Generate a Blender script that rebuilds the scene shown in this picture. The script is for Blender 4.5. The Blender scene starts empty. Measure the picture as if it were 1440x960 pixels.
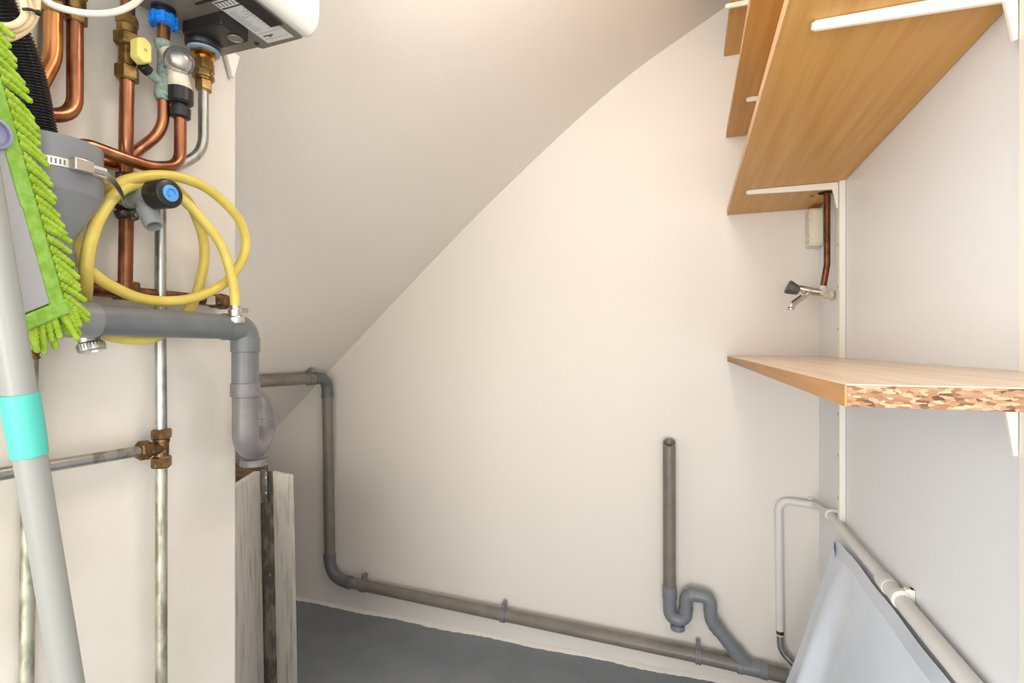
import bpy, math, random
from mathutils import Vector, Matrix
random.seed(7)
C = bpy.context.scene.collection

# ------------------------------------------------------------------ frame
F_PX, CX, HY = 725.0, 720.0, 487.0          # focal length, centre column and horizon row of the 1440x960 photograph
YAW = math.radians(18.96)
SN, CS = math.sin(YAW), math.cos(YAW)
CAM = Vector((0, 0, 1.0))
XL, XR, YB = -0.62, 0.3466, 1.655           # left wall, right wall, back wall
LEND = 0.577                                # the left wall stops here

def ray(px, py):
    u = (px - CX) / F_PX; v = (HY - py) / F_PX
    return Vector((u * CS - SN, u * SN + CS, v))
def onX(px, py, X): d = ray(px, py); return CAM + d * (X / d.x)
def onY(px, py, Y): d = ray(px, py); return CAM + d * (Y / d.y)
def onZ(px, py, Z): d = ray(px, py); return CAM + d * ((Z - 1.0) / d.z)
def L(px, py, o=0.0): return onX(px, py, XL + o)
def R(px, py, o=0.0): return onX(px, py, XR - o)
def B(px, py, o=0.0): return onY(px, py, YB - o)

# ------------------------------------------------------------------ materials
def lin(c):
    def f(v):
        v /= 255.0
        return v / 12.92 if v <= 0.04045 else ((v + 0.055) / 1.055) ** 2.4
    return (f(c[0]), f(c[1]), f(c[2]), 1.0)

def mat(name, col, rough=0.5, metal=0.0, col2=None, nscale=(20, 20, 20), lo=0.4, hi=0.6, detail=4.0,
        bump=0.0, bscale=(60, 60, 60), bdist=0.002, coat=0.0, trans=0.0, ior=1.45, sss=0.0, col3=None):
    m = bpy.data.materials.new(name); m.use_nodes = True
    nt = m.node_tree; b = nt.nodes['Principled BSDF']
    b.inputs['Base Color'].default_value = lin(col)
    b.inputs['Roughness'].default_value = rough
    b.inputs['Metallic'].default_value = metal
    b.inputs['Coat Weight'].default_value = coat
    b.inputs['Transmission Weight'].default_value = trans
    b.inputs['IOR'].default_value = ior
    if sss:
        b.inputs['Subsurface Weight'].default_value = sss
        b.inputs['Subsurface Radius'].default_value = (.01, .01, .01)
    tc = None
    def noise(sc, det):
        nonlocal tc
        if tc is None: tc = nt.nodes.new('ShaderNodeTexCoord')
        mp = nt.nodes.new('ShaderNodeMapping'); mp.inputs['Scale'].default_value = sc
        nt.links.new(tc.outputs['Object'], mp.inputs['Vector'])
        n = nt.nodes.new('ShaderNodeTexNoise'); n.inputs['Scale'].default_value = 1.0
        n.inputs['Detail'].default_value = det
        nt.links.new(mp.outputs['Vector'], n.inputs['Vector'])
        return n
    if col2 is not None:
        n = noise(nscale, detail)
        r = nt.nodes.new('ShaderNodeValToRGB')
        r.color_ramp.elements[0].position = lo; r.color_ramp.elements[0].color = lin(col)
        r.color_ramp.elements[1].position = hi; r.color_ramp.elements[1].color = lin(col2)
        if col3 is not None:
            e = r.color_ramp.elements.new(min(1.0, hi + .12)); e.color = lin(col3)
        nt.links.new(n.outputs['Fac'], r.inputs['Fac'])
        nt.links.new(r.outputs['Color'], b.inputs['Base Color'])
    if bump:
        n = noise(bscale, 5.0)
        bp = nt.nodes.new('ShaderNodeBump'); bp.inputs['Strength'].default_value = bump
        bp.inputs['Distance'].default_value = bdist
        nt.links.new(n.outputs['Fac'], bp.inputs['Height'])
        nt.links.new(bp.outputs['Normal'], b.inputs['Normal'])
    return m

M = {}
M['wall_warm_lit'] = mat('wall_warm_lit', (231, 225, 217), .55, bump=.35, bscale=(14, 14, 14), bdist=.004)  # warm light tint mixed into the off-white wall paint
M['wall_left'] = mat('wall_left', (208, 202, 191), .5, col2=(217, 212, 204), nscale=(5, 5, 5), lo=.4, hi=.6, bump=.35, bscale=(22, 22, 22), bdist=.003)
M['wall_cool_lit'] = mat('wall_cool_lit', (234, 235, 237), .35, bump=.3, bscale=(30, 30, 6), bdist=.002)  # same off-white paint, with the cool daylight put into its colour
M['floor'] = mat('floor_paint', (120, 128, 136), .36, col2=(128, 135, 142), nscale=(9, 9, 9), bump=.25, bscale=(35, 35, 35), bdist=.002)
M['hall_floor_bounce'] = mat('hall_floor_bounce', (206, 200, 190), .5, col2=(214, 208, 198), nscale=(4, 30, 4))  # unseen floor, made pale to bounce light into the closet
M['plaster'] = mat('plaster', (226, 220, 208), .7, bump=.6, bscale=(70, 70, 70), bdist=.003)
M['veneer'] = mat('veneer', (200, 146, 70), .42, col2=(216, 168, 96), nscale=(55, 2.2, 55), lo=.35, hi=.68, detail=7, bump=.06, bscale=(300, 14, 300), bdist=.001)
M['veneer_edge'] = mat('veneer_edge', (206, 158, 112), .5, col2=(218, 176, 134), nscale=(80, 5, 80))
M['veneer_sheen'] = mat('veneer_sheen', (208, 180, 150), .26, col2=(218, 194, 166), nscale=(60, 3, 60), lo=.35, hi=.65, detail=6)  # grazing glossy reflection put into the base colour of the shelf top
M['veneer_brown'] = mat('veneer_brown', (164, 112, 60), .5, col2=(184, 132, 78), nscale=(60, 4, 60), lo=.35, hi=.65)
M['white_metal'] = mat('white_metal', (238, 234, 222), .4)
M['copper'] = mat('copper', (174, 120, 88), .33, 1.0, col2=(134, 88, 64), nscale=(45, 45, 22), lo=.42, hi=.66, bump=.05, bscale=(150, 150, 150))
M['copper_bright'] = mat('copper_bright', (204, 140, 88), .28, 1.0, col2=(170, 110, 70), nscale=(50, 50, 25), lo=.42, hi=.68)
M['copper_dark'] = mat('copper_dark', (132, 84, 56), .42, .85, col2=(90, 62, 46), nscale=(70, 70, 40), lo=.4, hi=.62)
M['brass'] = mat('brass', (172, 144, 92), .34, 1.0, col2=(128, 104, 62), nscale=(90, 90, 90), lo=.42, hi=.66)
M['brass_bright'] = mat('brass_bright', (214, 168, 86), .25, 1.0, col2=(186, 140, 64), nscale=(80, 80, 80))
M['bronze'] = mat('bronze', (128, 100, 66), .4, .9, col2=(96, 74, 50), nscale=(120, 120, 120), col3=(150, 160, 146))
M['galvanised'] = mat('galvanised', (176, 178, 174), .36, .9, col2=(140, 140, 132), nscale=(70, 70, 30), lo=.45, hi=.62, bump=.15, bscale=(160, 160, 90), bdist=.001)
M['galv_old'] = mat('galv_old', (176, 176, 160), .45, .7, col2=(132, 130, 112), nscale=(90, 90, 30), lo=.42, hi=.6, bump=.2, bscale=(180, 180, 90), bdist=.001)
M['steel'] = mat('steel', (200, 198, 192), .32, 1.0)
M['chrome'] = mat('chrome', (214, 212, 208), .12, 1.0)
M['verdigris'] = mat('verdigris', (120, 148, 140), .7, .2, col2=(160, 172, 160), nscale=(160, 160, 160), lo=.4, hi=.58, bump=.8, bscale=(200, 200, 200), bdist=.003, col3=(70, 128, 150))
M['corroded'] = mat('corroded', (58, 46, 40), .7, .3, col2=(76, 64, 52), nscale=(140, 140, 140), lo=.42, hi=.58, bump=.8, bscale=(220, 220, 220), bdist=.003, col3=(150, 176, 160))
M['limescale'] = mat('limescale', (206, 194, 170), .6, .1, col2=(224, 216, 198), nscale=(110, 110, 110), bump=.4, bscale=(160, 160, 160))
M['pvc'] = mat('pvc', (100, 103, 106), .34, col2=(107, 109, 111), nscale=(30, 30, 30))
M['pvc_light'] = mat('pvc_light', (124, 126, 129), .36)
M['pvc_pink'] = mat('pvc_pink', (116, 112, 112), .36, col2=(107, 104, 105), nscale=(40, 40, 40))
M['pvc_brown'] = mat('pvc_brown', (120, 114, 106), .36, col2=(130, 123, 114), nscale=(20, 20, 20))
M['pvc_blue'] = mat('pvc_blue', (126, 130, 136), .34)
M['pvc_dark'] = mat('pvc_inside', (52, 52, 52), .6)
M['tap_grey'] = mat('tap_grey', (140, 146, 147), .45)
M['black'] = mat('black_plastic', (34, 33, 33), .35)
M['black_gloss'] = mat('black_gloss', (26, 26, 28), .22)
M['hole'] = mat('hole_dark', (40, 30, 24), .8)
M['blue'] = mat('blue_plastic', (24, 124, 222), .35)
M['blue_disc'] = mat('blue_disc', (84, 152, 214), .4)
M['navy'] = mat('navy_plastic', (20, 28, 44), .3)
M['blue_grey'] = mat('blue_grey', (140, 164, 190), .35)
M['yellow'] = mat('yellow_hose', (210, 192, 98), .38, col2=(200, 180, 84), nscale=(24, 24, 24))
M['yellow_pale'] = mat('yellow_handle', (226, 216, 128), .45)
M['cream'] = mat('cream_cable', (226, 204, 164), .45)
M['white_cable'] = mat('white_cable', (232, 226, 212), .4)
M['heater_white'] = mat('heater_white', (236, 235, 228), .3, coat=.2)
M['heater_grey'] = mat('heater_grey', (138, 132, 122), .4, .35)
M['label'] = mat('label_paper', (214, 214, 212), .45)
M['ink'] = mat('label_ink', (70, 70, 70), .5)
M['inkpale'] = mat('label_ink_pale', (160, 160, 160), .5)
M['green'] = mat('green_chenille', (144, 176, 44), .9, col2=(160, 190, 64), nscale=(90, 90, 90), bump=.6, bscale=(400, 400, 400), bdist=.002)
M['green_band'] = mat('green_binding', (120, 166, 54), .85, col2=(140, 182, 84), nscale=(120, 120, 120), bump=.5, bscale=(500, 500, 500), bdist=.001)
M['grey_cloth'] = mat('grey_cloth', (160, 161, 163), .85, bump=.3, bscale=(600, 600, 600), bdist=.001)
M['lilac'] = mat('lilac_plastic', (150, 150, 184), .4)
M['pole'] = mat('pole_grey', (150, 152, 148), .35)
M['teal'] = mat('teal_sleeve', (84, 190, 176), .45)
M['old_paint'] = mat('old_paint', (206, 202, 195), .75, col2=(180, 175, 168), nscale=(70, 70, 9), lo=.5, hi=.68, detail=8, bump=.7, bscale=(90, 90, 14), bdist=.003, col3=(140, 132, 124))
M['old_wood'] = mat('old_wood', (120, 98, 76), .8, col2=(92, 74, 58), nscale=(12, 60, 60), bump=.5, bscale=(30, 120, 120))
M['dark_metal'] = mat('dark_metal', (112, 108, 102), .5, .5, col2=(150, 148, 142), nscale=(60, 60, 20), lo=.45, hi=.6)
M['conduit'] = mat('conduit_white', (226, 224, 220), .42)
M['film'] = mat('white_film', (218, 227, 240), .3, col2=(226, 234, 244), nscale=(6, 6, 6), sss=.25)
M['film_clear'] = mat('clear_film', (206, 214, 224), .14, coat=.4)
M['tape'] = mat('blue_tape', (40, 96, 178), .4)
M['box_cream'] = mat('box_cream', (232, 226, 206), .45)
M['knob_grey'] = mat('knob_grey', (84, 84, 84), .35)
M['hinge'] = mat('hinge_grey', (150, 158, 166), .4, .5)

def clear_mat():
    m = mat('clear_dome', (236, 238, 236), .06, trans=.92, ior=1.25)
    return m
M['clear'] = clear_mat()

def chip_mat():
    m = bpy.data.materials.new('chipboard'); m.use_nodes = True
    nt = m.node_tree; b = nt.nodes['Principled BSDF']; b.inputs['Roughness'].default_value = .8
    tc = nt.nodes.new('ShaderNodeTexCoord'); mp = nt.nodes.new('ShaderNodeMapping')
    mp.inputs['Scale'].default_value = (380, 240, 1000); mp.inputs['Rotation'].default_value = (0, .12, 0)
    nt.links.new(tc.outputs['Object'], mp.inputs['Vector'])
    nz = nt.nodes.new('ShaderNodeTexNoise'); nz.inputs['Scale'].default_value = 1.3
    nt.links.new(mp.outputs['Vector'], nz.inputs['Vector'])
    mx = nt.nodes.new('ShaderNodeMixRGB'); mx.inputs['Fac'].default_value = .5
    nt.links.new(mp.outputs['Vector'], mx.inputs['Color1']); nt.links.new(nz.outputs['Color'], mx.inputs['Color2'])
    vo = nt.nodes.new('ShaderNodeTexVoronoi'); vo.inputs['Scale'].default_value = 1.0
    nt.links.new(mx.outputs['Color'], vo.inputs['Vector'])
    sp = nt.nodes.new('ShaderNodeSeparateColor'); nt.links.new(vo.outputs['Color'], sp.inputs['Color'])
    r = nt.nodes.new('ShaderNodeValToRGB')
    r.color_ramp.elements[0].position = 0; r.color_ramp.elements[0].color = lin((82, 58, 40))
    r.color_ramp.elements[1].position = 1; r.color_ramp.elements[1].color = lin((190, 158, 128))
    e = r.color_ramp.elements.new(.14); e.color = lin((132, 94, 66))
    e = r.color_ramp.elements.new(.6); e.color = lin((160, 122, 90))
    nt.links.new(sp.outputs['Red'], r.inputs['Fac']); nt.links.new(r.outputs['Color'], b.inputs['Base Color'])
    bp = nt.nodes.new('ShaderNodeBump'); bp.inputs['Strength'].default_value = .6; bp.inputs['Distance'].default_value = .002
    nt.links.new(sp.outputs['Green'], bp.inputs['Height']); nt.links.new(bp.outputs['Normal'], b.inputs['Normal'])
    return m
M['chip'] = chip_mat()

# ------------------------------------------------------------------ mesh helpers
def frame_of(d):
    d = d.normalized()
    a = Vector((0, 0, 1)) if abs(d.z) < .95 else Vector((1, 0, 0))
    x = a.cross(d).normalized(); y = d.cross(x).normalized()
    return x, y, d

class MB:
    def __init__(s): s.v = []; s.f = []
    def add(s, vs, fs):
        n = len(s.v); s.v += [Vector(p) for p in vs]; s.f += [[i + n for i in f] for f in fs]; return s
    def box(s, a, b):
        x0, y0, z0 = [min(a[i], b[i]) for i in range(3)]; x1, y1, z1 = [max(a[i], b[i]) for i in range(3)]
        return s.add([(x0,y0,z0),(x1,y0,z0),(x1,y1,z0),(x0,y1,z0),(x0,y0,z1),(x1,y0,z1),(x1,y1,z1),(x0,y1,z1)],
                     [(0,3,2,1),(4,5,6,7),(0,1,5,4),(1,2,6,5),(2,3,7,6),(3,0,4,7)])
    def obox(s, c, ax, ay, az):                       # centre and three half-axes
        c = Vector(c); vs = []
        for k in (-1, 1):
            for (i, j) in ((-1,-1),(1,-1),(1,1),(-1,1)): vs.append(c + ax*i + ay*j + az*k)
        return s.add(vs, [(0,3,2,1),(4,5,6,7),(0,1,5,4),(1,2,6,5),(2,3,7,6),(3,0,4,7)])
    def prism(s, poly, ext):
        n = len(poly); ext = Vector(ext); vs = [Vector(p) for p in poly] + [Vector(p) + ext for p in poly]
        fs = [list(range(n))[::-1], [i + n for i in range(n)]]
        for i in range(n): j = (i + 1) % n; fs.append([i, j, j + n, i + n])
        return s.add(vs, fs)
    def tube(s, path, r, seg=20, caps=True, inner=None):
        P = [Vector(p) for p in path]; n = len(P)
        rr = r if isinstance(r, (list, tuple)) else [r] * n
        T = []
        for i in range(n):
            a = P[max(0, i-1)]; b = P[min(n-1, i+1)]; T.append((b - a).normalized())
        x, y, _ = frame_of(T[0]); vs = []
        for i in range(n):
            if i:
                q = T[i-1].rotation_difference(T[i]); x = (q @ x).normalized(); x = (x - T[i]*x.dot(T[i])).normalized()
            y = T[i].cross(x)
            for k in range(seg):
                a = 2*math.pi*k/seg
                vs.append(P[i] + (x*math.cos(a) + y*math.sin(a)) * rr[i])
        fs = []
        for i in range(n-1):
            for k in range(seg):
                k2 = (k+1) % seg
                fs.append((i*seg+k, i*seg+k2, (i+1)*seg+k2, (i+1)*seg+k))
        if caps:
            fs.append(tuple(range(seg))[::-1]); fs.append(tuple((n-1)*seg + k for k in range(seg)))
        return s.add(vs, fs)
    def lathe(s, p, d, prof, seg=24, rot=0.0):
        x, y, d = frame_of(Vector(d)); p = Vector(p); vs = []
        for (t, r) in prof:
            for k in range(seg):
                a = 2*math.pi*k/seg + rot
                vs.append(p + d*t + (x*math.cos(a) + y*math.sin(a)) * max(r, 1e-5))
        fs = []; n = len(prof)
        for i in range(n-1):
            for k in range(seg):
                k2 = (k+1) % seg
                fs.append((i*seg+k, i*seg+k2, (i+1)*seg+k2, (i+1)*seg+k))
        if prof[0][1] > 1e-4: fs.append(tuple(range(seg))[::-1])
        if prof[-1][1] > 1e-4: fs.append(tuple((n-1)*seg+k for k in range(seg)))
        return s.add(vs, fs)
    def hexnut(s, p, q, r, seg=6, rot=0.3):
        p = Vector(p); q = Vector(q); h = (q - p).length
        return s.lathe(p, q - p, [(0, r*.84), (h*.12, r), (h*.88, r), (h, r*.84)], seg, rot)
    def cyl(s, p, q, r, seg=24, ch=.0):
        p = Vector(p); q = Vector(q); h = (q - p).length
        c = ch or min(h, r) * .12
        return s.lathe(p, q - p, [(0, r - c), (c, r), (h - c, r), (h, r - c)], seg)
    def grid(s, P):
        n = len(P); m = len(P[0]); vs = [p for row in P for p in row]
        return s.add(vs, [(i*m+j, i*m+j+1, (i+1)*m+j+1, (i+1)*m+j) for i in range(n-1) for j in range(m-1)])
    def ball(s, c, r, seg=20, sc=(1, 1, 1)):
        c = Vector(c); prof = [(-math.cos(math.pi*i/10), math.sin(math.pi*i/10)) for i in range(11)]
        vs = []; fs = []
        for (t, q) in prof:
            for k in range(seg):
                a = 2*math.pi*k/seg
                vs.append(c + Vector((math.cos(a)*q*r*sc[0], math.sin(a)*q*r*sc[1], t*r*sc[2])))
        for i in range(10):
            for k in range(seg):
                k2 = (k+1) % seg; fs.append((i*seg+k, i*seg+k2, (i+1)*seg+k2, (i+1)*seg+k))
        return s.add(vs, fs)

def base_of(o):
    v = Vector((0, 0, 0))
    while o is not None: v += o.location; o = o.parent
    return v

def build(mb, name, m, parent=None, loc=None, bevel=0.0, label=None, smooth=True, angle=35, bseg=2):
    o0 = base_of(parent) if parent is not None else (Vector(loc) if loc is not None else Vector((0, 0, 0)))
    me = bpy.data.meshes.new(name)
    me.from_pydata([tuple(p - o0) for p in mb.v], [], [tuple(f) for f in mb.f])
    me.validate(); me.materials.append(M[m])
    import bmesh
    b = bmesh.new(); b.from_mesh(me); bmesh.ops.remove_doubles(b, verts=b.verts, dist=1e-6)
    bmesh.ops.recalc_face_normals(b, faces=b.faces); b.to_mesh(me); b.free()
    if smooth:
        for p in me.polygons: p.use_smooth = True
        me.set_sharp_from_angle(angle=math.radians(angle))
    o = bpy.data.objects.new(name, me); C.objects.link(o)
    if parent is not None: o.parent = parent
    else: o.location = o0
    if bevel:
        md = o.modifiers.new('round', 'BEVEL'); md.width = bevel; md.segments = bseg; md.limit_method = 'ANGLE'
        md.angle_limit = math.radians(40)
    if label: o['label'] = label
    return o

def thing(name, label, cat, loc, group=None):
    o = bpy.data.objects.new(name, None); C.objects.link(o); o.location = Vector(loc); o.empty_display_size = .05
    o['label'] = label; o['category'] = cat
    if group: o['group'] = group
    return o
def solo(mb, name, m, label, cat, loc, group=None, **k):
    o = build(mb, name, m, None, loc, **k); o['label'] = label; o['category'] = cat
    if group: o['group'] = group
    return o
def struct(mb, name, m, **k):
    o = build(mb, name, m, **k); o['kind'] = 'structure'; return o

def fillet(pts, rad, n=10):
    P = [Vector(p) for p in pts]; out = [P[0]]
    for i in range(1, len(P)-1):
        a, b, c = P[i-1], P[i], P[i+1]
        r = rad[i-1] if isinstance(rad, (list, tuple)) else rad
        da = (a - b); dc = (c - b)
        ang = da.angle(dc); cut = min(r / max(math.tan(ang/2), 1e-3), da.length*(.96 if i == 1 else .49), dc.length*(.96 if i == len(P)-2 else .49))
        p = b + da.normalized()*cut; q = b + dc.normalized()*cut
        for k in range(n+1):
            t = k/n; w = 1.0 + 0.0
            out.append(p*((1-t)**2) + b*(2*t*(1-t)) + q*(t*t))
    out.append(P[-1]); return out

def spline(pts, n=10):
    P = [Vector(p) for p in pts]; Q = [P[0]*2 - P[1]] + P + [P[-1]*2 - P[-2]]; out = []
    for i in range(1, len(Q)-2):
        a, b, c, d = Q[i-1:i+3]
        for k in range(n):
            t = k/n
            out.append(0.5*((2*b) + (c-a)*t + (2*a-5*b+4*c-d)*t*t + (3*b-a-3*c+d)*t*t*t))
    out.append(P[-1]); return out

def resample(path, step):
    P = [Vector(p) for p in path]; D = [0]
    for a, b in zip(P, P[1:]): D.append(D[-1] + (b-a).length)
    n = max(2, int(D[-1]/step)); out = []; j = 0
    for i in range(n+1):
        t = D[-1]*i/n
        while j < len(P)-2 and D[j+1] < t: j += 1
        k = (t-D[j])/max(D[j+1]-D[j], 1e-9); out.append(P[j].lerp(P[j+1], k))
    return out

# ------------------------------------------------------------------ the setting
prof_px = [(390, 600), (526, 454), (684, 290), (860, 126), (1014, 14)]
SOF = [(B(x, y).x, B(x, y).z) for x, y in prof_px]
sl = (SOF[1][1]-SOF[0][1])/(SOF[1][0]-SOF[0][0])
SOF = [(SOF[0][0] - (SOF[0][1]+.05)/sl, -.05)] + SOF
sl = (SOF[-1][1]-SOF[-2][1])/(SOF[-1][0]-SOF[-2][0])
SOF.append((XR+.02, SOF[-1][1] + (XR+.02-SOF[-1][0])*sl))
fine = spline([Vector((x, 0, z)) for x, z in SOF], 6)
def sofz(x):
    for a, b in zip(fine, fine[1:]):
        if a.x <= x <= b.x: return a.z + (b.z-a.z)*(x-a.x)/(b.x-a.x)
    return fine[-1].z

TOP = 2.45
Y0 = -0.25
struct(MB().box((-2.6, Y0, -.05), (XR+.12, YB+.1, 0)), 'floor', 'floor')
struct(MB().box((-2.8, -4.2, -.05), (3.2, Y0, 0)), 'floor.001', 'hall_floor_bounce')  # unseen, light-toned so that it bounces light inward
struct(MB().box((-2.6, YB, -.05), (XR+.12, YB+.1, TOP)), 'wall_back', 'wall_warm_lit')
struct(MB().box((XR, -.04, 0), (XR+.12, YB, TOP)), 'wall_right', 'wall_cool_lit')
struct(MB().box((XL-.1, Y0, 0), (XL, LEND, TOP)), 'wall_left', 'wall_left', bevel=.004)
struct(MB().box((-2.5, .40, 0), (XL-.1, .48, TOP)), 'wall_front', 'wall_warm_lit')
mb = MB()
poly = [Vector((p.x, .60, p.z)) for p in fine] 
bk = Vector((0, YB-.60, 0)); up = Vector((0, 0, .05))
mb.grid([[p, p+bk, p+bk+up, p+up, p] for p in poly])
for p in (poly[0], poly[-1]): mb.add([p, p+bk, p+bk+up, p+up], [(0, 1, 2, 3)])
struct(mb, 'ceiling', 'wall_warm_lit')
hp = [Vector((XL-.0, .585, sofz(XL)))] + [Vector((p.x, .585, p.z)) for p in fine if XL < p.x < XR] + [Vector((XR, .585, sofz(XR))), Vector((XR, .585, TOP)), Vector((XL, .585, TOP))]
struct(MB().prism(hp, (0, .03, 0)), 'wall_header', 'wall_warm_lit')
struct(MB().box((XL-.1, Y0, TOP), (XR+.12, .62, TOP+.05)), 'ceiling.001', 'wall_warm_lit')
# the rough plaster edge where the floor paint stops
mb = MB(); xs = [-2.0 + i*.012 for i in range(196)]
row0, row1, row2 = [], [], []
for i, x in enumerate(xs):
    w = .010 + .004*math.sin(i*.21) + random.uniform(-.002, .003)
    row0.append(Vector((x, YB-.0005, .010+random.uniform(-.002, .002)))); row1.append(Vector((x, YB-w*.5, .006))); row2.append(Vector((x, YB-w, .0004)))
mb.grid([row0, row1, row2])
struct(mb, 'trim_1', 'wall_warm_lit')

# ------------------------------------------------------------------ shelves
def veneer_shelf(name, x0, z, y0, th, label):
    t = thing(name, label, 'shelf', ((x0+XR)/2, y0, z), 'veneered shelves high on the right wall')
    build(MB().box((x0+.002, y0, z), (XR-.001, YB-.002, z+th)), 'board', 'veneer', t, bevel=.0008)
    build(MB().box((x0, y0, z+.0002), (x0+.0019, YB-.002, z+th-.0002)), 'edge_band', 'veneer_edge', t, label='paler front edge strip')
    return t
Z1, Z2, Z3, ZL = 1.3886, 1.619, 1.861, .9565
s1 = veneer_shelf('wall_shelf', .1058, Z1, .38, .018, 'large orange-brown veneer shelf, lowest of the three high on the right wall')
s2 = veneer_shelf('wall_shelf', .1037, Z2, .38, .018, 'orange-brown veneer shelf in the middle of the three, just above the large one')
s3 = veneer_shelf('wall_shelf', .0978, Z3, .38, .018, 'topmost orange-brown veneer shelf, partly seen at the upper edge beside the sloped ceiling')
pc = onX(1162.5, 300, XR-.018)
build(MB().lathe((pc.x-.004, pc.y, Z1-.0008), (0, 0, 1), [(0, .0), (0, .016), (.0007, .016), (.0007, 0)], 24), 'pipe_hole', 'hole', s1, label='dark hole cut for the copper pipe')
build(MB().lathe((pc.x-.028, pc.y+.02, Z1-.0008), (0, 0, 1), [(0, .0), (0, .004), (.0007, .004), (.0007, 0)], 16), 'screw_hole', 'hole', s1)

t = thing('chipboard_shelf', 'low wooden shelf with raw chipboard end and veneered top with its sheen in the colour', 'shelf', (.23, .43, ZL))
yn = .432
build(MB().box((.1085, yn, ZL), (XR-.001, YB-.002, ZL+.0152)), 'board', 'chip', t, bevel=.0006, label='raw chipboard core')
build(MB().box((.1077, yn+.0005, ZL+.0153), (XR-.001, YB-.002, ZL+.0163)), 'top_veneer', 'veneer_sheen', t, label='wood veneer coloured pale beige by its reflection')
build(MB().box((.1068, yn+.0003, ZL), (.1084, YB-.002, ZL+.0152)), 'edge_band', 'veneer_brown', t, label='brown front edge strip')

def standard(y, z0, z1, label, slots=True):
    t = thing('shelf_standard', label, 'rail', (XR-.006, y, z0), 'slotted shelf rails on the right wall')
    m = MB(); w = .0085
    m.box((XR-.013, y-w, z0), (XR-.0115, y+w, z1)).box((XR-.0115, y-w, z0), (XR-.0005, y-w+.002, z1)).box((XR-.0115, y+w-.002, z0), (XR-.0005, y+w, z1))
    build(m, 'channel', 'white_metal', t, bevel=.0005)
    z = z0+.05
    while z < z1-.03 and slots:
        build(MB().box((XR-.0132, y+.004, z), (XR-.0128, y+.007, z+.007)), 'slot', 'hole', t, label='small dark slot'); z += .1
standard(1.402, .588, 2.02, 'white slotted shelf rail on the right wall near the back corner')
standard(.689, .62, 2.02, 'white slotted shelf rail on the right wall at the edge of the view', False)

def bracket(y, z, xt, label, drop=.058, root=.021, th=.0035, tip=.011, hole=False):
    t = thing('shelf_bracket', label, 'bracket', (XR-.013, y, z), 'white shelf brackets on the right wall')
    zz = z - .0004; x1 = XR - .0135
    poly = [(xt, y-th, zz), (xt, y-th, zz-tip), (x1-.012, y-th, zz-root+.005), (x1-.004, y-th, zz-drop), (x1, y-th, zz-drop), (x1, y-th, zz)]
    build(MB().prism(poly, (0, th*2, 0)), 'arm', 'white_metal', t, bevel=.0015)
    build(MB().cyl((xt+.003, y, zz-tip*.5), (xt-.0025, y, zz-tip*.5), tip*.42, 14), 'end_cap', 'white_metal', t)
    if hole:
        for sg in (-1, 1):
            build(MB().lathe((x1-.009, y+sg*(th+.0002), zz-.0105), (0, sg, 0), [(0, .0), (0, .0034), (.0003, .0034), (.0003, 0)], 16), 'rivet_hole', 'veneer', t, label='round hole')
    return t
bracket(1.402, Z1, .137, 'white bracket under the large veneer shelf near the back corner, above the copper pipe', drop=.062)
bracket(.700, Z1, .141, 'big white bracket with a round hole under the large veneer shelf, nearest the camera', hole=True, drop=.060)
bracket(1.402, Z2, .137, 'white bracket of the middle veneer shelf, only its short tip showing')
bracket(1.402, Z3, .088, 'white bracket under the topmost shelf, its tip touching the sloped ceiling')
bracket(.700, ZL, .14, 'white bracket peeking out below the raw end of the chipboard shelf', drop=.074)

t = thing('hinge', 'small grey metal hinge at the right edge just above the chipboard shelf', 'hinge', R(1442, 521, .004))
for (a, b_) in ((489, 503), (506, 521)):
    p = R(1441.5, b_, .006); q = R(1441.5, a, .006)
    build(MB().cyl(p, q, .0042, 16), 'knuckle', 'hinge', t)
p = R(1443, 521, .001); q = R(1452, 489, .003)
build(MB().box(p, (q.x, p.y-.02, q.z)), 'leaf', 'hinge', t)

# ------------------------------------------------------------------ tap corner
t = thing('junction_box', 'cream junction box under the large shelf in the back right corner', 'box', (.328, 1.625, 1.274))
build(MB().box((.312, 1.60, 1.276), (XR-.0005, YB-.001, 1.378)), 'body', 'box_cream', t, bevel=.003)
build(MB().box((.3155, 1.594, 1.281), (XR-.003, 1.5995, 1.373)), 'cover', 'box_cream', t, bevel=.002)
m = MB()
for k in range(4): m.box((.3105, 1.608, 1.29+k*.022), (.3119, 1.645, 1.30+k*.022))
build(m, 'side_ridges', 'box_cream', t)

ytap = 1.49; xp = XR-.018
def T(px, py, y=ytap): return onY(px, py, y)
pa = T(1163, 372); pb = T(1157.5, 404)
t = thing('copper_pipe', 'short copper pipe dropping from the large shelf to the chrome tap', 'pipe', (xp, ytap, pb.z))
path = fillet([(pa.x, ytap, 1.50), pa, pb], .04)
build(MB().tube(path, .0075, 20), 'tube', 'copper_dark', t)
build(MB().cyl((pa.x, ytap, 1.365), (pa.x, ytap, 1.3862), .0082, 20), 'ring', 'copper', t)
t = thing('tap', 'small chrome wall tap with a dark grey knob in the back right corner', 'tap', T(1158, 412))
e = T(1157, 410)
m = MB(); m.cyl(pb + Vector((0, 0, .004)), T(1156, 415), .0095, 18)
build(m, 'elbow', 'limescale', t, label='limescale-crusted elbow')
fl = T(1161, 415)
build(MB().cyl((XR-.004, ytap, fl.z), (XR-.014, ytap, fl.z), .013, 22).cyl((XR-.014, ytap, fl.z), (e.x, ytap, fl.z), .008, 18), 'wall_flange', 'limescale', t)
b0 = T(1156, 411); b1 = T(1139, 409); b2 = T(1121, 404)
build(MB().cyl(b0, b1, .0095, 18).cyl(b1, b1+(b2-b1)*.12, .0105, 18).lathe(b1, b2-b1, [(0, .009), (.01, .0098), (.02, .0088), ((b2-b1).length, .0065)], 18), 'body', 'chrome', t)
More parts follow.
